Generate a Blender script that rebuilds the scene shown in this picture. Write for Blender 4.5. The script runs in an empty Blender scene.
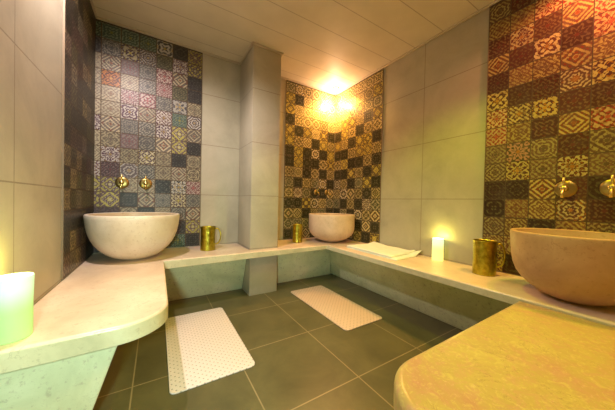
import bpy, bmesh, math, random
from mathutils import Vector, Matrix, noise

# ---------------------------------------------------------------- units
# The room was surveyed in units of the camera's height above the benches;
# U turns them into metres, ZF is the floor in those units.
U = 0.55
ZF = -1.955
def P(x, y, z): return Vector((x * U, y * U, (z - ZF) * U))

XL, XR, YB, YF, ZC = -0.965, 4.443, 5.66, -1.0, 3.18
BZ = -1.0            # bench top

scene = bpy.context.scene
col = bpy.context.collection

# ---------------------------------------------------------------- helpers
def s2l(c):
    return tuple(((v / 12.92) if v <= 0.04045 else ((v + 0.055) / 1.055) ** 2.4) for v in c)
def rgb(r, g, b): return (*s2l((r / 255, g / 255, b / 255)), 1.0)

def link(name, me, mat=None, parent=None):
    o = bpy.data.objects.new(name, me)
    col.objects.link(o)
    if mat and me is not None: me.materials.append(mat)
    if parent: o.parent = parent; o.matrix_parent_inverse = parent.matrix_world.inverted()
    return o

def obj(name, bm, mat, parent=None, smooth=False, bevel=None, seg=3):
    bmesh.ops.recalc_face_normals(bm, faces=bm.faces)
    me = bpy.data.meshes.new(name)
    bm.to_mesh(me); bm.free()
    if smooth:
        for p in me.polygons: p.use_smooth = True
    o = link(name, me, mat, None)
    if parent:
        # meshes are made in world space: put them into the parent's frame
        me.transform(Matrix.Translation(-parent.location))
        o.parent = parent
    if bevel:
        m = o.modifiers.new('bevel', 'BEVEL'); m.width = bevel; m.segments = seg
        m.limit_method = 'ANGLE'; m.angle_limit = math.radians(40)
        for p in me.polygons: p.use_smooth = True
    return o

def empty(name, loc):
    o = bpy.data.objects.new(name, None); col.objects.link(o); o.location = loc
    o.empty_display_size = .05
    return o

def tag(o, label, cat, group=None):
    o['label'] = label; o['category'] = cat
    if group: o['group'] = group
    return o
def struct(o): o['kind'] = 'structure'; return o

def box(bm, a, b):
    """axis aligned box between two room points"""
    a, b = P(*a), P(*b)
    vs = [bm.verts.new((x, y, z)) for x in (a.x, b.x) for y in (a.y, b.y) for z in (a.z, b.z)]
    for f in ((0,1,3,2),(4,6,7,5),(0,4,5,1),(2,3,7,6),(0,2,6,4),(1,5,7,3)):
        bm.faces.new([vs[i] for i in f])
    return bm

def prism(bm, outline, z0, z1, inset=None):
    """vertical extrusion of an outline; inset(x,y)->(x,y) reshapes the foot"""
    top = [bm.verts.new(P(x, y, z1)) for x, y in outline]
    bot = [bm.verts.new(P(*(inset(x, y) if inset else (x, y)), z0)) for x, y in outline]
    n = len(outline)
    bm.faces.new(top); bm.faces.new(bot[::-1])
    for i in range(n):
        j = (i + 1) % n
        bm.faces.new((top[i], bot[i], bot[j], top[j]))
    return bm

def lathe(bm, prof, centre, seg=64, M=None, wob=None):
    """prof: list of (r, z) in metres round a vertical axis at centre (metres)"""
    rings = []
    for r, z in prof:
        ring = []
        if r < 1e-6:
            ring = [bm.verts.new((0, 0, z))]
        else:
            for k in range(seg):
                a = 2 * math.pi * k / seg
                rr = r + (wob(a, z) if wob else 0)
                ring.append(bm.verts.new((rr * math.cos(a), rr * math.sin(a), z)))
        rings.append(ring)
    for A, B in zip(rings, rings[1:]):
        for k in range(seg):
            k2 = (k + 1) % seg
            if len(A) == 1 and len(B) == 1: continue
            if len(A) == 1: bm.faces.new((A[0], B[k], B[k2]))
            elif len(B) == 1: bm.faces.new((A[k], B[0], A[k2]))
            else: bm.faces.new((A[k], B[k], B[k2], A[k2]))
    T = Matrix.Translation(centre) @ (M if M else Matrix())
    bmesh.ops.transform(bm, matrix=T, verts=[v for R in rings for v in R])
    return bm

def tube(bm, pts, radii, seg=12, flat=1.0, up=Vector((0, 0, 1))):
    pts = [Vector(p) for p in pts]
    if not isinstance(radii, (list, tuple)): radii = [radii] * len(pts)
    rings = []
    for i, p in enumerate(pts):
        t = (pts[min(i + 1, len(pts) - 1)] - pts[max(i - 1, 0)]).normalized()
        n = t.cross(up)
        if n.length < 1e-3: n = t.cross(Vector((1, 0, 0)))
        n.normalize(); b = n.cross(t)
        rings.append([bm.verts.new(p + n * (radii[i] * flat * math.cos(2 * math.pi * k / seg)) + b * (radii[i] * math.sin(2 * math.pi * k / seg))) for k in range(seg)])
    for A, B in zip(rings, rings[1:]):
        for k in range(seg):
            bm.faces.new((A[k], A[(k + 1) % seg], B[(k + 1) % seg], B[k]))
    bm.faces.new(rings[0][::-1]); bm.faces.new(rings[-1])
    return bm

# ---------------------------------------------------------------- materials
class NT:
    def __init__(s, name):
        s.m = bpy.data.materials.new(name); s.m.use_nodes = True
        s.t = s.m.node_tree; s.t.nodes.clear()
        s.out = s.n('ShaderNodeOutputMaterial')
        s.b = s.n('ShaderNodeBsdfPrincipled'); s.l(s.b.outputs[0], s.out.inputs[0])
    def n(s, ty, **kw):
        n = s.t.nodes.new(ty)
        for k, v in kw.items(): setattr(n, k, v)
        return n
    def l(s, a, b): s.t.links.new(a, b)
    def put(s, sock, v):
        if hasattr(v, 'links') or isinstance(v, bpy.types.NodeSocket): s.l(v, sock)
        else: sock.default_value = v
    def math(s, op, a, b=0.0, c=None, clamp=False):
        n = s.n('ShaderNodeMath', operation=op, use_clamp=clamp)
        s.put(n.inputs[0], a); s.put(n.inputs[1], b)
        if c is not None: s.put(n.inputs[2], c)
        return n.outputs[0]
    def mix(s, f, a, b, blend='MIX'):
        n = s.n('ShaderNodeMix', data_type='RGBA', blend_type=blend)
        s.put(n.inputs[0], f); s.put(n.inputs[6], a); s.put(n.inputs[7], b)
        return n.outputs[2]
    def noise(s, vec, scale, detail=4, rough=.55, dist=0):
        n = s.n('ShaderNodeTexNoise')
        s.l(vec, n.inputs['Vector']); n.inputs['Scale'].default_value = scale
        n.inputs['Detail'].default_value = detail; n.inputs['Roughness'].default_value = rough
        n.inputs['Distortion'].default_value = dist
        return n.outputs[0]
    def ramp(s, f, stops):
        n = s.n('ShaderNodeValToRGB')
        e = n.color_ramp.elements
        e[0].position, e[0].color = stops[0]; e[1].position, e[1].color = stops[-1]
        for p, c in stops[1:-1]:
            x = e.new(p); x.color = c
        s.l(f, n.inputs[0]); return n.outputs[0]
    def smooth(s, v, a, b):
        n = s.n('ShaderNodeMapRange', interpolation_type='SMOOTHSTEP')
        s.put(n.inputs[0], v); s.put(n.inputs[1], a); s.put(n.inputs[2], b)
        return n.outputs[0]
    def bump(s, h, strength=.3, dist=.002):
        n = s.n('ShaderNodeBump'); s.l(h, n.inputs['Height'])
        n.inputs['Strength'].default_value = strength; n.inputs['Distance'].default_value = dist
        s.l(n.outputs[0], s.b.inputs['Normal'])
    def pos(s):
        return s.n('ShaderNodeNewGeometry').outputs['Position']
    def objc(s):
        return s.n('ShaderNodeTexCoord').outputs['Object']
    def set(s, **kw):
        for k, v in kw.items():
            s.put(s.b.inputs[k.replace('_', ' ')], v)
        return s

def simple(name, c, rough=.5, metal=0, spec=.5):
    t = NT(name); t.set(Base_Color=c, Roughness=rough, Metallic=metal)
    t.b.inputs['Specular IOR Level'].default_value = spec
    return t.m

def tile_joints(t, a, a0, ap, b, b0, bp, w):
    """1 on a grout line of a grid; a, b are coordinate sockets (room units)"""
    def line(x, x0, p):
        f = t.math('DIVIDE', t.math('SUBTRACT', x, x0), p)
        fr = t.math('SUBTRACT', f, t.math('ROUND', f))
        d = t.math('MULTIPLY', t.math('ABSOLUTE', fr), p)
        return t.math('LESS_THAN', d, w)
    return t.math('MAXIMUM', line(a, a0, ap), line(b, b0, bp))

def coords(t):
    sp = t.n('ShaderNodeSeparateXYZ'); t.l(t.pos(), sp.inputs[0])
    x = t.math('DIVIDE', sp.outputs[0], U); y = t.math('DIVIDE', sp.outputs[1], U)
    z = t.math('ADD', t.math('DIVIDE', sp.outputs[2], U), ZF)
    return x, y, z

def wall_tile_mat(name, axis, a0, ap):
    t = NT(name); x, y, z = coords(t)
    a = x if axis == 'x' else y
    j = tile_joints(t, a, a0, ap, z, 0.105, 1.092, 0.0065)
    n1 = t.noise(t.pos(), 2.2, 6, .6, .4); n2 = t.noise(t.pos(), 55, 3, .6)
    c = t.ramp(n1, [(.3, rgb(162, 156, 138)), (.5, rgb(178, 172, 152)), (.72, rgb(190, 184, 164))])
    c = t.mix(t.math('MULTIPLY', n2, .16), c, rgb(118, 110, 102))
    c = t.mix(t.math('MULTIPLY', j, .6), c, rgb(118, 104, 88))
    t.set(Base_Color=c, Roughness=.42); t.b.inputs['Specular IOR Level'].default_value = .35
    t.bump(t.math('SUBTRACT', t.math('MULTIPLY', n2, .08), j), .35, .0015)
    return t.m

def marble_mat(name, base, dark, light, vein, cloud=3.0, speck=.3, rough=.3):
    t = NT(name)
    p = t.objc()
    n1 = t.noise(p, cloud, 6, .62, .6); n2 = t.noise(p, 42, 4, .7)
    n3 = t.noise(p, 150, 2, .6)
    c = t.ramp(n1, [(.3, dark), (.5, base), (.68, light)])
    c = t.mix(t.math('MULTIPLY', t.smooth(n2, .56, .68), .5), c, vein)
    c = t.mix(t.math('MULTIPLY', t.smooth(n3, .6, .7), speck), c, dark)
    # hairline veins where a distorted noise crosses its middle value
    v = t.noise(p, 3.4, 5, .65, 1.2)
    d = t.math('ABSOLUTE', t.math('SUBTRACT', v, .5))
    m = t.math('MULTIPLY', t.math('SUBTRACT', 1.0, t.smooth(d, .0, .008)), t.smooth(n1, .5, .6))
    c = t.mix(t.math('MULTIPLY', m, .55), c, vein)
    t.set(Base_Color=c, Roughness=rough)
    t.bump(t.math('ADD', n2, n3), .12, .001)
    return t.m

M = {}
M['bench'] = marble_mat('bench_marble', rgb(222, 200, 178), rgb(205, 180, 158), rgb(232, 214, 194), rgb(190, 158, 135))
M['edge'] = marble_mat('bench_edge_marble', rgb(206, 200, 168), rgb(188, 184, 152), rgb(216, 212, 182), rgb(170, 162, 130), cloud=5)  # bench marble again, greenish light on its upright faces put into the colour
def slab_marble():
    t = NT('veined_marble'); p = t.objc()
    n1 = t.noise(p, 3.5, 6, .65, .8); n2 = t.noise(p, 16, 6, .75, 1.0); n3 = t.noise(p, 90, 3, .7)
    c = t.ramp(n1, [(.34, rgb(190, 152, 112)), (.5, rgb(190, 174, 102)), (.66, rgb(200, 188, 108))])
    c = t.mix(t.math('MULTIPLY', t.smooth(n2, .48, .62), .5), c, rgb(200, 156, 128))
    c = t.mix(t.math('MULTIPLY', t.smooth(t.noise(p, 30, 5, .75, 1.5), .52, .62), .5), c, rgb(214, 206, 120))
    c = t.mix(t.math('MULTIPLY', t.smooth(n3, .58, .7), .25), c, rgb(238, 220, 190))
    v = t.noise(p, 5.0, 6, .7, 1.0)
    d = t.math('ABSOLUTE', t.math('SUBTRACT', v, .5))
    m = t.math('MULTIPLY', t.math('SUBTRACT', 1.0, t.smooth(d, .0, .010)), t.smooth(n1, .47, .56))
    c = t.mix(t.math('MULTIPLY', m, .5), c, rgb(120, 78, 60))
    t.set(Base_Color=c, Roughness=.3)
    t.bump(n3, .1, .001)
    return t.m
M['slab'] = slab_marble()
M['riser'] = marble_mat('riser_stone', rgb(212, 216, 176), rgb(190, 194, 154), rgb(224, 226, 192), rgb(130, 124, 108), cloud=2.5, speck=.5, rough=.6)  # green light falling on the risers is put into this stone colour
M['support'] = marble_mat('support_stone', rgb(212, 216, 180), rgb(196, 200, 164), rgb(226, 228, 196), rgb(170, 160, 136), cloud=5, speck=.5, rough=.6)  # tinted green like the risers, for the light on upright faces
M['bowl'] = marble_mat('bowl_stone', rgb(222, 208, 190), rgb(208, 192, 172), rgb(232, 220, 204), rgb(194, 172, 152), cloud=4, speck=.18, rough=.42)
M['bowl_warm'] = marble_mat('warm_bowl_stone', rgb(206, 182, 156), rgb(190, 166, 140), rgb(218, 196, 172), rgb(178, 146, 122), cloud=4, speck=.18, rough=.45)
M['bowl_shaded'] = marble_mat('shaded_bowl_stone', rgb(182, 148, 112), rgb(166, 132, 98), rgb(196, 162, 126), rgb(150, 112, 80), cloud=4, speck=.18, rough=.5)  # basin stone with the shade on its front put into the colour
M['bowl_in'] = marble_mat('bowl_stone_inside', rgb(206, 184, 150), rgb(190, 166, 134), rgb(220, 200, 168), rgb(176, 146, 112), cloud=4, speck=.18, rough=.4)
M['wx'] = wall_tile_mat('plain_tile_back', 'x', .79, 1.092)
M['wy'] = wall_tile_mat('plain_tile_side', 'y', 2.86, 1.092)
M['trim'] = simple('brass_trim', rgb(122, 106, 84), .5, 0)
M['cornice'] = simple('cornice_paint', rgb(190, 178, 158), .5)

def floor_mat():
    t = NT('floor_tile'); x, y, z = coords(t)
    j = tile_joints(t, x, .875, 1.07, y, 1.955, 1.08, .0065)
    n1 = t.noise(t.pos(), 3, 6, .65, .5); n2 = t.noise(t.pos(), 45, 4, .6)
    c = t.ramp(n1, [(.3, rgb(82, 78, 50)), (.7, rgb(108, 102, 66))])
    c = t.mix(t.math('MULTIPLY', n2, .25), c, rgb(64, 58, 52))
    c = t.mix(t.math('MULTIPLY', j, .55), c, rgb(172, 152, 116))
    t.set(Base_Color=c, Roughness=t.math('ADD', .3, t.math('MULTIPLY', n1, .15)))
    t.bump(t.math('SUBTRACT', t.math('MULTIPLY', n2, .1), j), .3, .0015)
    return t.m
M['floor'] = floor_mat()

def ceil_mat():
    t = NT('ceiling_panel'); x, y, z = coords(t)
    f = t.math('DIVIDE', t.math('SUBTRACT', y, 1.93), .572)
    d = t.math('MULTIPLY', t.math('ABSOLUTE', t.math('SUBTRACT', f, t.math('ROUND', f))), .572)
    seam = t.math('LESS_THAN', d, .007)
    lip = t.math('MULTIPLY', t.math('LESS_THAN', d, .016), t.math('SUBTRACT', 1, seam))
    n2 = t.noise(t.pos(), 4, 3)
    c = t.ramp(n2, [(.3, rgb(206, 198, 180)), (.7, rgb(216, 208, 190))])
    c = t.mix(t.math('MULTIPLY', seam, .5), c, rgb(112, 96, 80))
    t.set(Base_Color=c, Roughness=.55); t.b.inputs['Specular IOR Level'].default_value = .3
    t.bump(t.math('SUBTRACT', t.math('MULTIPLY', lip, .5), seam), .6, .003)
    return t.m
M['ceiling'] = ceil_mat()

def pattern_mat():
    """patchwork tile: every face carries its own colours and ornament numbers"""
    t = NT('patchwork_tile')
    def att(n, o='Vector'):
        a = t.n('ShaderNodeAttribute', attribute_type='GEOMETRY', attribute_name=n)
        return a.outputs[o]
    def sep(v):
        s = t.n('ShaderNodeSeparateXYZ'); t.l(v, s.inputs[0]); return s.outputs
    uvn = t.n('ShaderNodeUVMap', uv_map='UVMap'); uv = sep(uvn.outputs[0])
    u = t.math('MULTIPLY_ADD', uv[0], 2.0, -1.0); v = t.math('MULTIPLY_ADD', uv[1], 2.0, -1.0)
    au, av = t.math('ABSOLUTE', u), t.math('ABSOLUTE', v)
    r = t.math('SQRT', t.math('ADD', t.math('MULTIPLY', u, u), t.math('MULTIPLY', v, v)))
    an = t.math('ARCTAN2', v, u)
    A, B, N = sep(att('pa')); C, D, TH = sep(att('pb')); W1, W2, W3 = sep(att('pw'))
    f1 = t.math('SINE', t.math('MULTIPLY_ADD', t.math('COSINE', t.math('MULTIPLY', an, N)), B, t.math('MULTIPLY', r, A)))
    f2 = t.math('SINE', t.math('MULTIPLY', t.math('ADD', au, av), C))
    f3 = t.math('MULTIPLY', t.math('COSINE', t.math('MULTIPLY', u, D)), t.math('COSINE', t.math('MULTIPLY', v, D)))
    f = t.math('ADD', t.math('MULTIPLY', f1, W1), t.math('ADD', t.math('MULTIPLY', f2, W2), t.math('MULTIPLY', f3, W3)))
    f4 = t.math('MULTIPLY', t.math('SINE', t.math('MULTIPLY_ADD', f3, 2.2, t.math('MULTIPLY', u, 17.3))), t.math('SINE', t.math('MULTIPLY_ADD', f3, 2.2, t.math('MULTIPLY', v, 17.3))))
    f = t.math('ADD', f, t.math('MULTIPLY', f4, .75))
    m = t.smooth(f, t.math('SUBTRACT', TH, .28), t.math('ADD', TH, .28))
    wear = t.noise(t.pos(), 26, 5, .7, .3)
    m = t.math('MULTIPLY', m, t.smooth(wear, .25, .5))
    base, line, acc = att('cb', 'Color'), att('cl', 'Color'), att('ca', 'Color')
    c = t.mix(m, base, line)
    am = t.math('MULTIPLY', t.smooth(t.math('MULTIPLY', f3, f2), .25, .5), t.math('SUBTRACT', 1, m))
    am = t.math('MAXIMUM', am, t.math('LESS_THAN', r, .16))
    c = t.mix(t.math('MULTIPLY', am, .8), c, acc)
    stain = t.noise(t.pos(), 9, 4, .6)
    c = t.mix(t.math('MULTIPLY', t.smooth(stain, .45, .75), .35), c, t.mix(.5, base, (.12, .11, .1, 1)))
    edge = t.math('GREATER_THAN', t.math('MAXIMUM', au, av), .965)
    c = t.mix(edge, c, rgb(84, 68, 54))
    t.set(Base_Color=c, Roughness=.36); t.b.inputs['Specular IOR Level'].default_value = .18
    t.bump(t.math('SUBTRACT', t.math('MULTIPLY', m, .12), edge), .4, .001)
    return t.m
M['pattern'] = pattern_mat()

def brass_mat():
    t = NT('hammered_brass'); p = t.objc()
    v = t.n('ShaderNodeTexVoronoi'); t.l(p, v.inputs['Vector']); v.inputs['Scale'].default_value = 90
    n = t.noise(p, 30, 4)
    c = t.ramp(n, [(.3, rgb(150, 134, 36)), (.7, rgb(206, 192, 74))])
    t.set(Base_Color=c, Metallic=1.0, Roughness=.3)
    t.bump(v.outputs['Distance'], .5, .003)
    return t.m
M['brass'] = brass_mat()
M['tap_brass'] = simple('tap_brass', rgb(226, 206, 130), .2, 1.0)
M['tap_dark'] = simple('tap_bronze', rgb(168, 146, 88), .3, 1.0)

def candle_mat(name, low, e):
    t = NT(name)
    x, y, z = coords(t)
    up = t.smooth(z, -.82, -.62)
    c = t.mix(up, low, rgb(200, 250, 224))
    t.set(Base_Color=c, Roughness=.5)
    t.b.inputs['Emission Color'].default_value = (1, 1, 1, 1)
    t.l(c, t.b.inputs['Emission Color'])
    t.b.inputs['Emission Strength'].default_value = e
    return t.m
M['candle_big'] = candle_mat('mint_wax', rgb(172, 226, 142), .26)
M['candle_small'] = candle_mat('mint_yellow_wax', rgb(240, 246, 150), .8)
def glow(name, c, s):
    t = NT(name); t.set(Base_Color=c, Roughness=.5); t.put(t.b.inputs['Emission Color'], c)
    t.b.inputs['Emission Strength'].default_value = s; return t.m
M['flame'] = glow('candle_flame', (1, .82, .3, 1), 14)
M['lens'] = glow('lamp_lens', (1, .72, .38, 1), 14)
M['wick'] = simple('wick', rgb(60, 48, 30), .9)

def mat_mat(name, c0, c1):
    t = NT(name); x, y, z = coords(t)
    def cell(a, p):
        f = t.math('DIVIDE', a, p); return t.math('MULTIPLY', t.math('SUBTRACT', f, t.math('ROUND', f)), 2.0)
    rx, ry = t.math('ADD', x, y), t.math('SUBTRACT', x, y)
    cu, cv = cell(rx, .075), cell(ry, .075)
    r = t.math('SQRT', t.math('ADD', t.math('MULTIPLY', cu, cu), t.math('MULTIPLY', cv, cv)))
    hole = t.math('SUBTRACT', 1, t.smooth(r, .3, .46))
    ring = t.smooth(r, .5, .7)
    c = t.mix(t.math('MULTIPLY', hole, .6), c0, c1)
    c = t.mix(t.math('MULTIPLY', ring, .18), c, rgb(190, 172, 166))
    t.set(Base_Color=c, Roughness=.45)
    t.bump(t.math('SUBTRACT', ring, hole), .5, .002)
    return t.m
M['mat'] = mat_mat('rubber_mat', rgb(232, 222, 224), rgb(140, 126, 118))
M['mat_lamplit'] = mat_mat('lamplit_rubber_mat', rgb(218, 192, 170), rgb(138, 116, 96))  # same mat as the white one, orange lamp light put into its colour
def towel_mat():
    t = NT('towel_cloth'); n = t.noise(t.objc(), 260, 3, .7); n1 = t.noise(t.objc(), 12, 4)
    c = t.ramp(n1, [(.3, rgb(216, 226, 214)), (.7, rgb(230, 238, 228))])
    t.set(Base_Color=c, Roughness=.9); t.bump(n, .5, .002); return t.m
M['towel'] = towel_mat()

# ---------------------------------------------------------------- room shell
def slabbox(name, a, b, m): return struct(obj(name, box(bmesh.new(), a, b), m))
T = .25
slabbox('floor', (XL - T, YF - T, ZF - .15), (XR + T, YB + T, ZF), M['floor'])
slabbox('ceiling', (XL - T, YF - T, ZC), (XR + T, YB + T, ZC + .15), M['ceiling'])
w_left = slabbox('wall_left', (XL - T, YF, ZF), (XL, YB, ZC), M['wy'])
w_right = slabbox('wall_right', (XR, YF, ZF), (XR + T, YB, ZC), M['wy'])
w_back = slabbox('wall_back', (XL - T, YB, ZF), (XR + T, YB + T, ZC), M['wx'])
w_front = slabbox('wall_front', (XL - T, YF - T, ZF), (XR + T, YF, ZC), M['wx'])
CX0, CX1, CY = 1.62, 2.232, 4.77
def pillar():
    m = wall_tile_mat('plain_tile_pillar', 'x', -20, 30)
    o = struct(obj('pillar', box(bmesh.new(), (CX0, CY, ZF), (CX1, YB, ZC)), m, None, bevel=.002, seg=2))
pillar()

# cornice strips where the ceiling meets the walls
def cornice(name, a, b): struct(obj(name, box(bmesh.new(), a, b), M['cornice'], None, bevel=.006))
cz = ZC - .035
cornice('trim_1', (XL, YB - .045, cz), (CX0, YB, ZC))
cornice('trim_2', (CX1, YB - .045, cz), (XR, YB, ZC))
cornice('trim_3', (XL, YF, cz), (XL + .045, YB - .045, ZC))
cornice('trim_4', (XR - .045, YF, cz), (XR, YB - .045, ZC))
cornice('trim_5', (CX0 - .04, CY - .04, cz), (CX1 + .04, CY, ZC))
cornice('trim_6', (CX0 - .04, CY, cz), (CX0, YB - .045, ZC))
cornice('trim_7', (CX1, CY, cz), (CX1 + .04, YB - .045, ZC))

# ---------------------------------------------------------------- patchwork tiles
# code: base, line, accent, (A,B,N), (C,D,threshold), (w1,w2,w3)
K_ = {
 'D': ((76, 74, 74), (112, 108, 104), (62, 60, 60), (9, 1.5, 4), (8, 6.3, .55), (.6, .4, .3)),
 'P': ((92, 78, 80), (134, 114, 112), (112, 70, 76), (10, 2, 8), (9, 6.3, .35), (.7, .3, .3)),
 'G': ((120, 118, 114), (176, 170, 156), (88, 92, 98), (12, 1.6, 8), (11, 9.4, .15), (.6, .4, .5)),
 'M': ((126, 112, 112), (166, 152, 146), (150, 96, 96), (9, 2.4, 4), (9, 9.4, .25), (.6, .5, .3)),
 'T': ((132, 122, 106), (196, 184, 152), (112, 92, 88), (11, 2.0, 8), (10, 6.3, .1), (.5, .4, .6)),
 'C': ((158, 148, 128), (208, 196, 166), (150, 118, 98), (10, 1.2, 8), (12, 9.4, .0), (.4, .5, .6)),
 'K': ((130, 120, 112), (216, 202, 168), (150, 84, 70), (5, .6, 4), (9.5, 3.1, .15), (.15, 1.0, .2)),
 'W': ((112, 84, 100), (222, 214, 204), (166, 130, 60), (8, 2.8, 8), (10, 9.4, .0), (.8, .4, .5)),
 'X': ((96, 76, 92), (226, 216, 178), (206, 190, 70), (7, 2.2, 4), (12, 9.4, .0), (.6, .3, .8)),
 'Y': ((122, 100, 112), (206, 196, 108), (214, 206, 176), (9, 1.6, 8), (6.3, 9.4, .1), (.3, .7, .8)),
 'R': ((112, 102, 104), (220, 214, 206), (180, 150, 90), (12, .9, 8), (6, 3.1, .25), (1.0, .1, .1)),
 'O': ((116, 74, 50), (206, 128, 62), (226, 170, 80), (7, 3.4, 3), (8, 6.3, .2), (.7, .3, .5)),
 'I': ((138, 96, 100), (220, 200, 190), (186, 84, 92), (9, 2.6, 8), (11, 9.4, -.05), (.7, .4, .6)),
 'S': ((204, 200, 190), (86, 84, 90), (196, 166, 90), (6, 1.9, 4), (7, 3.1, .1), (.9, .4, .2)),
 'E': ((88, 106, 98), (144, 160, 144), (164, 156, 84), (10, 2.0, 8), (9, 9.4, .2), (.6, .4, .5)),
 'L': ((94, 92, 76), (134, 130, 100), (74, 72, 62), (10, 2.0, 4), (9, 9.4, .3), (.6, .4, .5)),
}
TP = .2745
ROW_TOP = .105 + TP * 11          # upper edge of the first full row

def tile_panel(name, parent, axis, wallc, cuts, rows, top, seed, depth=.014, tint=(.55, .55, .55), tint2=None, fs=1.0):
    tint2 = tint2 or tint
    """cuts: tile borders along the wall; rows: one string per row (top first), 15 rows"""
    rnd = random.Random(seed)
    bm = bmesh.new()
    uvl = bm.loops.layers.uv.new('UVMap')
    vec = {k: bm.faces.layers.float_vector.new(k) for k in ('pa', 'pb', 'pw', 'cb', 'cl', 'ca')}
    zs = [top] + [ROW_TOP - TP * k for k in range(0, 16)]
    sgn = -1 if axis in ('back', 'right') else 1
    for ri in range(16):
        z1, z0 = zs[ri], zs[ri + 1]
        for ci in range(len(cuts) - 1):
            a0, a1 = cuts[ci], cuts[ci + 1]
            code = 'D' if ri == 0 else rows[ri - 1][ci]
            w = wallc + sgn * depth
            g = .0018
            pts = [(a0 + g, z0 + g), (a1 - g, z0 + g), (a1 - g, z1 - g), (a0 + g, z1 - g)]
            vs = [bm.verts.new(P(a, w, z) if axis == 'back' else P(w, a, z)) for a, z in pts]
            f = bm.faces.new(vs)
            wd, ht = abs(a1 - a0) / TP, (z1 - z0) / TP
            uvs = [(0, 0), (wd, 0), (wd, ht), (0, ht)]
            if ci == 0 and wd < .9: uvs = [(1 - wd, 0), (1, 0), (1, ht), (1 - wd, ht)]
            for lp, q in zip(f.loops, uvs): lp[uvl].uv = (min(1, q[0]), min(1, q[1]))
            b, l, ac, pa, pb, pw = K_[code]
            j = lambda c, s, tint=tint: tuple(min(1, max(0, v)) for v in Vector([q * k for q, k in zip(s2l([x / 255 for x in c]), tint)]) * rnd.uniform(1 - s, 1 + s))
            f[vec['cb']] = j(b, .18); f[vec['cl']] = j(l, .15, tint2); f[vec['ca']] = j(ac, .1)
            f[vec['pa']] = (pa[0] * 1.45 * fs * rnd.uniform(.8, 1.2), pa[1] * rnd.uniform(.8, 1.2), rnd.choice([pa[2], pa[2], 4, 8]))
            f[vec['pb']] = (pb[0] * 1.3 * fs * rnd.uniform(.8, 1.2), rnd.choice([pb[1], 12.566, 6.28, 9.42]), pb[2])
            f[vec['pw']] = tuple(x * rnd.uniform(.7, 1.3) for x in pw)
    # backing slab so that the cladding has a thickness
    a0, a1 = cuts[0], cuts[-1]
    d0 = wallc + sgn * (depth - .003)
    bb = bmesh.new()
    if axis == 'back': box(bb, (a0, d0, zs[-1]), (a1, wallc, top))
    else: box(bb, (min(d0, wallc), a0, zs[-1]), (max(d0, wallc), a1, top))
    me = bpy.data.meshes.new(name)
    for f in bm.faces: f.normal_update()
    bm.to_mesh(me); bm.free()
    o = link(name, me, M['pattern'], None); o.parent = parent
    obj('tile_backing', bb, M['grout'], o)
    return o
M['grout'] = simple('grout', rgb(84, 68, 54), .8)

rowsA = ["EEEESDY", "DGXRLWY", "CKMGIKD", "COCGILD", "CCIIGST", "CCWKWER", "WKGGWYK", "CTMGKYD",
         "CWTXTDT", "WPRGTKT", "YYCCDSI", "YYDKGXG", "PPTDCGK", "GDWYDDY", "DYGDGED"]
cutsA = [XL + .002] + [-.87 + .2767 * k for k in range(7)]
tile_panel('tile_panel', w_back, 'back', YB, cutsA, rowsA, cz, 3)
colsB = ["GYYDYYDDTGTDKGD", "RDCCDTYYCDWDTGD", "TCCCYCDDDTGYDTK", "CCCCCDRDTGDRTWD", "CCCTYYDTDRDTGDT", "CCCCDTYYTDKGDDW"]
rowsB = ["".join(c[i] for c in colsB) for i in range(15)]
cutsB = [2.80 + (XR - .016 - 2.80) / 6 * k for k in range(7)]
tile_panel('tile_panel', w_back, 'back', YB, cutsB, rowsB, cz, 5, tint=(.50, .52, .24), tint2=(.84, .76, .52), fs=.62)
colsC = ["CCCCDYDTDRTGDKD", "CCCYYTDYDTRDGTD", "CCTYTDTDYDKTDGR", "CCYTDYYDTGTDRDT", "CTGDTYYTDYDWTKD", "TYGYTDTDYDTGKDY"]
colsC = colsC[::-1]
rowsC = ["".join(c[i] for c in colsC) for i in range(15)]
cutsC = [3.89 + (YB - .016 - 3.89) / 6 * k for k in range(7)]
tile_panel('tile_panel', w_right, 'right', XR, cutsC, rowsC, cz, 7, tint=(.50, .48, .22), tint2=(.84, .74, .48), fs=.62)
colsD = ["GTPKPXIIGGDDGTX", "PTWPTPXTSXDTTTD", "WIPWTPXPGGKTDWT", "PIKPKRPKPWPRTDG", "PXIITXPIGGDPGTD"]
rd = random.Random(11)
for _ in range(5): colsD.append("".join(rd.choice("PPDGTTXIKWR") for _ in range(15)))
colsD = colsD[::-1]
rowsD = ["".join(c[i] for c in colsD) for i in range(15)]
cutsD = [1.775 - .2723 * k for k in range(11)][::-1]
tile_panel('tile_panel', w_right, 'right', XR, cutsD, rowsD, cz, 9, tint=(.72, .40, .26), tint2=(.66, .60, .26), fs=.95)
rd = random.Random(21)
rowsE = ["".join(rd.choice("DDDPPGLLTM") for _ in range(6)) for _ in range(15)]
cutsE = [3.99 + (YB - .016 - 3.99) / 6 * k for k in range(7)]
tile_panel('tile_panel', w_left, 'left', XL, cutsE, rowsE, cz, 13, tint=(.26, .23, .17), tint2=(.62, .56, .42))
# slim metal edge profiles beside the patchwork
def edge(parent, a, b): obj('edge_profile', box(bmesh.new(), a, b), M['trim'], parent)
edge(w_right, (XR - .020, 1.775, BZ), (XR, 1.782, cz))
edge(w_right, (XR - .020, 3.883, BZ), (XR, 3.89, cz))
edge(w_left, (XL, 3.984, BZ), (XL + .018, 3.99, cz))
edge(w_back, (2.794, YB - .018, BZ), (2.80, YB, cz))
edge(w_back, (.790, YB - .018, BZ), (.796, YB, cz))

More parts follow.
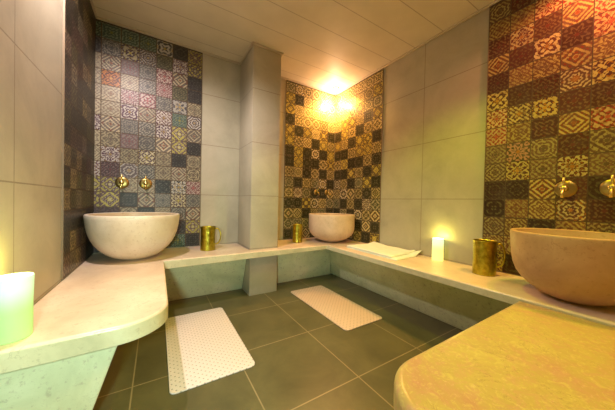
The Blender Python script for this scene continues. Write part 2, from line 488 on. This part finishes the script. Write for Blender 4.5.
# ---------------------------------------------------------------- benches
def arc(cx, cy, r, a0, a1, n=8, ry=None):
    ry = ry or r
    return [(cx + r * math.cos(math.radians(a0 + (a1 - a0) * i / n)), cy + ry * math.sin(math.radians(a0 + (a1 - a0) * i / n))) for i in range(n + 1)]
e = .003
bench = empty('stone_bench', P(1.7, 5.0, ZF))
tag(bench, 'pale pink marble bench running round the walls under all three basins', 'bench')
outl = [(XL + e, YB - e), (XL + e, 2.33)] + [(-.60, 2.33), (-.45, 2.335)] + arc(-.28, 2.72, .385, -90, 0, 18, .38) + \
       [(.105, 4.54), (3.39, 4.54), (3.39, YF + e), (XR - e, YF + e), (XR - e, YB - e), (CX1 + e, YB - e), (CX1 + e, CY - e), (CX0 - e, CY - e), (CX0 - e, YB - e)]
def soft(o):
    m = o.modifiers.new('weighted_normal', 'WEIGHTED_NORMAL'); m.keep_sharp = True
    for p in o.data.polygons: p.use_smooth = True
    o.data.set_sharp_from_angle(angle=math.radians(40))
def slab_mesh(outline, z0, z1, rad, seg=4):
    bm = bmesh.new(); prism(bm, outline, z0, z1)
    bmesh.ops.recalc_face_normals(bm, faces=bm.faces)
    top = max((f for f in bm.faces), key=lambda f: f.calc_center_median().z)
    bot = min((f for f in bm.faces), key=lambda f: f.calc_center_median().z)
    eds = set(top.edges)
    bmesh.ops.bevel(bm, geom=list(eds), offset=rad, segments=seg, profile=.5, affect='EDGES')
    return bm
bm = slab_mesh(outl, BZ - .098, BZ, .015)
for v in bm.verts:      # the slab is thicker on the candle side
    if v.co.x < .12 * U and v.co.z < P(0, 0, BZ - .09).z: v.co.z -= .026
o = obj('bench_top', bm, M['bench'], bench)
soft(o)
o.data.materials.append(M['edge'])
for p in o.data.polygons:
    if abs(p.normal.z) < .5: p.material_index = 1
# leaning risers (the foot is set back from the upper edge)
rb = BZ - .102
def riser(name, outline, inset, m): return obj(name, prism(bmesh.new(), outline, ZF, rb, inset), m, bench, bevel=.006)
lean = .30
rb = BZ - .15
riser('riser', [(XL + e, YB - e), (XL + e, 2.50), (-.24, 2.50), (-.24, YB - e)], lambda x, y: (x - .26 if x > -.5 else x, y), M['support'])
rb = BZ - .102
riser('riser', [(-.234, YB - e), (-.234, 4.93), (CX0 - e, 4.93), (CX0 - e, YB - e)], lambda x, y: (x if x > 0 else x + 0, y + lean + .02 if y < 5 else y), M['riser'])
riser('riser', [(CX1 + e, YB - e), (CX1 + e, 4.90), (3.74, 4.90), (3.74, YB - e)], lambda x, y: (x + .3 if x > 3 else x, y + lean if y < 5 else y), M['riser'])
riser('riser', [(3.745, YB - e), (3.745, YF + e), (XR - e, YF + e), (XR - e, YB - e)], lambda x, y: (x + .325 if x < 4 else x, y), M['riser'])

# foreground marble slab
sl = empty('marble_slab', P(2.2, .1, ZF))
tag(sl, 'broad veined yellow marble slab with rounded front corner, beside the large half-seen basin', 'slab')
SZ = BZ - .022
outs = [(3.382, 1.005), (1.62, 1.0)] + arc(1.44, .62, .38, 90, 180, 20) + [(1.055, .30), (1.06, YF + e), (3.382, YF + e)]
o = obj('slab_top', slab_mesh(outs, SZ - .16, SZ, .03, 6), M['slab'], sl)
soft(o)
obj('slab_support', prism(bmesh.new(), [(3.7, .62), (1.5, .62), (1.5, YF + .01), (3.7, YF + .01)], ZF, SZ - .16, lambda x, y: (x + .25 if x < 2 else x, y - .22 if y > 0 else y)), M['support'], sl, bevel=.006)

# ---------------------------------------------------------------- basins
def basin(name, x, y, R, zr, label, group, foot=.27, stone='bowl', full=0):
    c = P(x, y, BZ); R *= U; H = (zr - BZ) * U
    t = empty(name, c); tag(t, label, 'basin', group)
    fr = [(0, .0), (foot * .9, .0), (foot, .006), (.50, .075), (.62, .15), (.735, .25), (.82, .35), (.89, .47), (.94, .6), (.975, .75), (.995, .9), (1.0, .975), (.992, .992), (.982, 1.0)]
    fr = [(r + full * (1 - z) * (r - foot) * 4 * z * (1 - r) if r > foot else r, z) for r, z in fr]
    outer = [(r * R, z * H) for r, z in fr]
    th = .022
    lip = [(R - th, H), (R - th - .004, H - .004)]
    inner = [(max(0, r * R - th * 1.05), z * H + (.02 if z < .9 else 0)) for r, z in fr[::-1] if z < .95 and r > foot]
    inner = [q for q in inner if q[1] < H - .01]
    bm = bmesh.new(); lathe(bm, outer + lip, c, 96)
    o = obj('bowl', bm, M[stone], t, smooth=True)
    bm = bmesh.new(); lathe(bm, [lip[-1]] + inner + [(R * .1, .028), (0, .026)], c, 96)
    obj('bowl_inside', bm, M['bowl_in'], t, smooth=True)
    bm = bmesh.new(); lathe(bm, [(0, .0335), (.018, .0335), (.021, .030), (.021, .027), (0, .027)], c, 24)
    obj('drain', bm, M['tap_brass'], t, smooth=True)
    return t
basin('stone_basin', -.297, 4.945, .648, -.262, 'cream stone basin in the corner of the dark patchwork strip and the grey patchwork wall', 'stone basins')
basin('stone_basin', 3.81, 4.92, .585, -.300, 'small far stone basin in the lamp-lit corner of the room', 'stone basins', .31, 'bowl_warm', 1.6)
basin('stone_basin', 3.86, .665, .555, -.278, 'big stone basin darkened as in shade, cut by the frame edge, under the red-lit patchwork', 'stone basins', .32, 'bowl_shaded', .8)

# ---------------------------------------------------------------- mugs
def mug(x, y, r, h, ang, label, hs=1.0):
    c = P(x, y, BZ); r *= U; h *= U
    t = empty('brass_mug', c); tag(t, label, 'mug', 'hammered brass mugs')
    rnd = random.Random(int(x * 100))
    prof = [(0, .002), (r * .93, .002), (r * .99, .0), (r * 1.0, .006), (r * .985, .02), (r * .97, h * .3), (r * .96, h * .6), (r * .975, h * .9), (r * 1.0, h * .985), (r * 1.01, h), (r * .985, h), (r * .95, h * .97), (r * .93, h * .5), (r * .93, .012), (0, .010)]
    # subdivide the wall so hammer dents can be modelled
    pr = []
    for (a, za), (b, zb) in zip(prof, prof[1:]):
        n = max(1, int(abs(zb - za) / .008)); pr += [(a + (b - a) * i / n, za + (zb - za) * i / n) for i in range(n)]
    pr.append(prof[-1])
    def wob(a, z): return .0016 * noise.noise(Vector((math.cos(a) * 4, math.sin(a) * 4, z * 55)) + Vector((x, y, 0)))
    bm = bmesh.new(); lathe(bm, pr, c, 48, wob=wob)
    obj('mug_body', bm, M['brass'], t, smooth=True)
    d = Vector((math.cos(ang), math.sin(ang), 0)); z = Vector((0, 0, 1))
    pts = []
    path = [(.93, .90), (1.12, .93), (1.42, .91), (1.68, .80), (1.78, .64), (1.72, .46), (1.5, .33), (1.22, .27), (.96, .25)]
    # smooth the path
    for i in range(len(path) - 1):
        for k in range(3):
            s = k / 3; p0 = path[max(i - 1, 0)]; p1 = path[i]; p2 = path[i + 1]; p3 = path[min(i + 2, len(path) - 1)]
            f = lambda j: .5 * (2 * p1[j] + (p2[j] - p0[j]) * s + (2 * p0[j] - 5 * p1[j] + 4 * p2[j] - p3[j]) * s * s + (-p0[j] + 3 * p1[j] - 3 * p2[j] + p3[j]) * s ** 3)
            pts.append(c + d * (r * (1 + (f(0) - 1) * hs)) + z * (h * f(1)))
    pts.append(c + d * (r * .96) + z * (h * .25))
    side = d.cross(z)
    bm = bmesh.new(); tube(bm, pts, .0075, 12, 1.0, side)
    obj('handle', bm, M['brass'], t, smooth=True)
    return t
yawv = math.radians(-32)
mug(.872, 5.13, .142, .465, yawv, 'hammered brass mug with its handle out, by the pillar and the grey patchwork')
mug(2.945, 5.16, .122, .440, math.radians(75), 'slim brass mug beside the small far basin')
mug(4.085, 1.61, .147, .492, math.radians(-68), 'large brass mug between the wall candle and the half-seen basin', .72)

# ---------------------------------------------------------------- candles
def candle(x, y, r, h, label, wax):
    c = P(x, y, BZ); r *= U; h *= U
    t = empty('candle', c); tag(t, label, 'candle', 'glowing pillar candles')
    def wob(a, z): return .0022 * (z / h) * math.sin(a * 2 + 1.0)
    prof = [(0, 0), (r * .97, 0), (r, .004), (r * 1.0, h * .3), (r * .985, h * .55), (r * 1.0, h * .8), (r * 1.01, h * .97), (r * .99, h), (r * .9, h - .002), (r * .8, h - .014), (r * .4, h - .020), (0, h - .021)]
    bm = bmesh.new(); lathe(bm, prof, c, 48, wob=wob)
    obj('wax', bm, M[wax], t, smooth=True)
    bm = bmesh.new(); tube(bm, [c + Vector((0, 0, h - .022)), c + Vector((.001, 0, h - .006))], .0012, 8)
    obj('wick', bm, M['wick'], t)
    bm = bmesh.new(); lathe(bm, [(0, -.004), (.0035, .0), (.0045, .005), (.003, .011), (0, .018)], c + Vector((.001, 0, h - .009)), 16)
    obj('flame', bm, M['flame'], t, smooth=True)
    return c + Vector((0, 0, h + .002))
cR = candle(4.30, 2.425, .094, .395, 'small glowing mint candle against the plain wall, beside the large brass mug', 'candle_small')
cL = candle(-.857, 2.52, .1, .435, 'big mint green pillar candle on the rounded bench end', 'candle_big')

# ---------------------------------------------------------------- wall taps
def tap(name, base, nrm, rt, label, group, s=1.12, lever_up=True):
    """round rose, stem, lever and a short down-turned spout"""
    t = empty(name, base); tag(t, label, 'tap', group)
    z = Vector((0, 0, 1))
    rot = Vector((0, 0, 1)).rotation_difference(nrm).to_matrix().to_4x4()
    rr = .052 * s
    bm = bmesh.new(); lathe(bm, [(0, 0), (rr, 0), (rr, .003), (rr * .92, .007), (rr * .7, .010), (rr * .35, .013), (0, .014)], base, 40, rot)
    obj('rose', bm, M['tap_dark'], t, smooth=True)
    bm = bmesh.new(); lathe(bm, [(0, .010), (.017 * s, .010), (.016 * s, .03), (.019 * s, .034), (.019 * s, .052), (.013 * s, .058), (0, .060)], base, 28, rot)
    obj('stem', bm, M['tap_brass'], t, smooth=True)
    p0 = base + nrm * .044
    bm = bmesh.new(); tube(bm, [p0, p0 + z * .03 * s + nrm * .004, p0 + z * .07 * s + nrm * .012], [.006 * s, .0055 * s, .008 * s], 12)
    obj('lever', bm, M['tap_brass'], t, smooth=True)
    p1 = base + nrm * .035 - z * .008
    bm = bmesh.new(); tube(bm, [p1, p1 + nrm * .03 - z * .004, p1 + nrm * .045 - z * .018 * s, p1 + nrm * .05 - z * .05 * s], [.008 * s, .008 * s, .008 * s, .009 * s], 14, 1, rt)
    obj('spout', bm, M['tap_brass'], t, smooth=True)
    return t
B_, R_ = Vector((0, -1, 0)), Vector((-1, 0, 0))
tb = YB - .0145; tr = XR - .0145
gA = 'brass taps on the grey patchwork wall'; gB = 'brass taps above the small far basin'; gC = 'brass taps above the half-seen basin'
tap('wall_tap', P(-.555, tb, .285), B_, Vector((1, 0, 0)), 'brass wall tap nearer the dark patchwork strip, above the cream basin', gA)
tap('wall_tap', P(-.19, tb, .285), B_, Vector((1, 0, 0)), 'brass wall tap nearer the plain tiles, above the cream basin', gA)
tap('wall_tap', P(3.80, tb, .28), B_, Vector((1, 0, 0)), 'small brass tap over the far basin, farther from the corner', gB, .8)
tap('wall_tap', P(4.17, tb, .28), B_, Vector((1, 0, 0)), 'small brass tap over the far basin, right beside the corner', gB, .8)
tap('wall_tap', P(tr, .872, .235), R_, Vector((0, 1, 0)), 'shiny brass tap on a plain dark tile above the half-seen basin', gC)
tap('wall_tap', P(tr, .49, .235), R_, Vector((0, 1, 0)), 'brass tap cut by the frame edge above the half-seen basin', gC)

# ---------------------------------------------------------------- bath mats
def bath_mat(x0, x1, y0, y1, label, m='mat', rot=0):
    r = .06
    o = arc(x1 - r, y1 - r, r, 0, 90, 5) + arc(x0 + r, y1 - r, r, 90, 180, 5) + arc(x0 + r, y0 + r, r, 180, 270, 5) + arc(x1 - r, y0 + r, r, 270, 360, 5)
    cx, cy = (x0 + x1) / 2, (y0 + y1) / 2; a = math.radians(rot)
    o = [(cx + (x - cx) * math.cos(a) - (y - cy) * math.sin(a), cy + (x - cx) * math.sin(a) + (y - cy) * math.cos(a)) for x, y in o]
    b = obj('bath_mat', prism(bmesh.new(), o, ZF + .001, ZF + .014), M[m], None, bevel=.002)
    tag(b, label, 'bath mat', 'perforated bath mats')
bath_mat(.128, 1.02, 2.70, 4.50, 'white dotted bath mat below the rounded bench end')
bath_mat(2.455, 3.285, 2.745, 4.58, 'white dotted bath mat coloured with warm lamplight, in front of the lamp-lit corner', 'mat_lamplit')

# ---------------------------------------------------------------- towel
def towel():
    bm = bmesh.new()
    nx, ny = 44, 60
    # plan corners (front-left, front-right, back-right, back-left) in room units
    A, Bc, Cc, Dc = (3.60, 4.10), (3.56, 2.72), (4.41, 2.80), (4.41, 4.02)
    def plan(s, t):   # s: front->wall, t: far->near
        x = (A[0] * (1 - t) + Bc[0] * t) * (1 - s) + (Dc[0] * (1 - t) + Cc[0] * t) * s
        y = (A[1] * (1 - t) + Bc[1] * t) * (1 - s) + (Dc[1] * (1 - t) + Cc[1] * t) * s
        return x, y
    def sheet(z0, th, s0, s1, t0, t1, seed, lift):
        top, bot = [], []
        for i in range(nx + 1):
            rt, rbm = [], []
            for j in range(ny + 1):
                s, t = s0 + (s1 - s0) * i / nx, t0 + (t1 - t0) * j / ny
                wob = .008 * noise.noise(Vector((t * 7, seed, 0))) * (1 if i in (0, nx) else .6)
                x, y = plan(s + wob, t + .01 * noise.noise(Vector((s * 6, seed + 9, 0))))
                n = noise.noise(Vector((x * 2.6, y * 2.0, seed))) * .012 + noise.noise(Vector((x * 9, y * 9, seed))) * .004
                d = min(i, nx - i, j, ny - j) / 3.0
                e_ = math.sqrt(max(0, 1 - (1 - min(1, d)) ** 2))
                lf = lift(s, t)
                zt = z0 + lf + (th + n) * (.35 + .65 * e_)
                rt.append(bm.verts.new(P(x, y, zt)))
                rbm.append(bm.verts.new(P(x, y, z0 + lf + .001)))
            top.append(rt); bot.append(rbm)
        for i in range(nx):
            for j in range(ny):
                bm.faces.new((top[i][j], top[i][j + 1], top[i + 1][j + 1], top[i + 1][j]))
                bm.faces.new((bot[i][j], bot[i + 1][j], bot[i + 1][j + 1], bot[i][j + 1]))
        for j in range(ny):
            bm.faces.new((top[0][j], bot[0][j], bot[0][j + 1], top[0][j + 1]))
            bm.faces.new((top[nx][j], top[nx][j + 1], bot[nx][j + 1], bot[nx][j]))
        for i in range(nx):
            bm.faces.new((top[i][0], top[i + 1][0], bot[i + 1][0], bot[i][0]))
            bm.faces.new((top[i][ny], bot[i][ny], bot[i + 1][ny], top[i + 1][ny]))
    up = lambda s, t: .10 * max(0, s - .72) / .28 * (max(0, .35 - t) / .35 * .5 + max(0, t - .8) / .2 * .9)
    sheet(BZ, .028, 0, 1, .0, 1.0, 1.3, up)
    sheet(BZ + .030, .032, .01, .985, .01, .90, 4.1, up)
    o = obj('folded_towel', bm, M['towel'], None, smooth=True)
    tag(o, 'folded white towel on the marble bench beside the small far basin', 'towel')
towel()

# ---------------------------------------------------------------- lamp in the corner
lamp = empty('ceiling_lamp', P(4.17, 5.33, ZC)); tag(lamp, 'bright orange glowing spot lamp at the ceiling in the far corner', 'lamp')
c = P(4.17, 5.33, ZC)
bm = bmesh.new(); lathe(bm, [(.030, -.001), (.044, -.001), (.045, -.006), (.040, -.010), (.030, -.010)], c, 40); obj('lamp_ring', bm, M['tap_brass'], lamp, smooth=True)
bm = bmesh.new(); lathe(bm, [(0, -.009), (.022, -.008), (.030, -.002)], c, 32); obj('lamp_lens', bm, M['lens'], lamp, smooth=True)

def light(name, loc, power, color, radius=.03, spot=None, blend=.5, target=None, spread=None):
    L = bpy.data.lights.new(name, 'SPOT' if spot else 'POINT')
    L.energy = power; L.color = color; L.shadow_soft_size = radius
    o = bpy.data.objects.new(name, L); col.objects.link(o); o.location = loc
    if spot:
        L.spot_size = math.radians(spot); L.spot_blend = blend
        d = (target - loc) if target else Vector((0, 0, -1))
        o.rotation_euler = d.to_track_quat('-Z', 'Y').to_euler()
    return o
#LIGHTS
dn = Vector((0, 0, -1))
def down(name, p, power, color, cone, blend=.25, radius=.03):
    l = P(*p); return light(name, l, power, color, radius, cone, blend, l + dn)
light('lamp_light', P(4.17, 5.39, 2.80), 26, (1, .56, .32), .02)
down('lamp_light', (4.10, 5.28, 3.0), 70, (1, .46, .08), 150, .6)
wp = P(-.66, 3.1, 3.05)
light('warm_light', wp, 150, (1, .82, .78), .03, 142, .6, P(-.4, 4.3, -1))
down('green_light', (2.45, 1.95, 3.10), 62, (.86, 1.0, .0), 120, .55)
yp = P(3.98, .62, 3.0)
light('yellow_light', yp, 48, (.95, 1, .0), .03, 84, .5, P(2.3, .55, -1))
down('red_light', (4.16, .32, 3.0), 84, (1, .32, .15), 160, .4)
lp = P(-.35, .1, .0)
light('low_fill', lp, 94, (.72, 1.0, .84), .06, 105, .8, P(.3, 5.0, -1.6))  # added fill beside the camera to brighten the left side, no fixture
light('candle_light', cR + Vector((0, 0, .014)), 2.0, (1, .80, .16), .012)
light('candle_light', cL + Vector((0, 0, .018)), 2.0, (1, .86, .14), .012)
A = bpy.data.lights.new('room_fill', 'AREA'); A.shape = 'RECTANGLE'; A.size = 1.6; A.size_y = .5; A.energy = 7; A.color = (1, .9, .5)  # soft fill added at the ceiling behind the camera, not a real lamp
ao = bpy.data.objects.new('room_fill', A); col.objects.link(ao); ao.location = P(1.7, -.1, ZC - .06)
#ENDLIGHTS

w = bpy.data.worlds.new('world'); scene.world = w; w.use_nodes = True
w.node_tree.nodes['Background'].inputs[0].default_value = (.02, .02, .02, 1)

# ---------------------------------------------------------------- camera
cam = bpy.data.cameras.new('camera'); co = bpy.data.objects.new('camera', cam); col.objects.link(co)
right = Vector((0.8482578093832209, -0.5291519273743251, 0.021375840952255157))
up = Vector((-0.01126446423701617, 0.022326265565950645, 0.9996872759575024))
fwd = Vector((0.5294636915462968, 0.8482333261679333, -0.012977816158825067))
m = Matrix((right, up, -fwd)).transposed().to_4x4(); m.translation = P(0, 0, 0)
co.matrix_world = m
cam.sensor_width = 36; cam.lens = 241.088 / 615 * 36; cam.clip_start = .02
scene.camera = co

scene.view_settings.view_transform = 'Standard'
scene.view_settings.look = 'None'
scene.view_settings.gamma = 1
scene.view_settings.use_curve_mapping = False
scene.view_settings.exposure = 0.04
scene.cycles.use_denoising = True
scene.cycles.max_bounces = 8
scene.cycles.diffuse_bounces = 5
scene.cycles.sample_clamp_indirect = 6
scene.cycles.caustics_reflective = False
scene.cycles.caustics_refractive = False
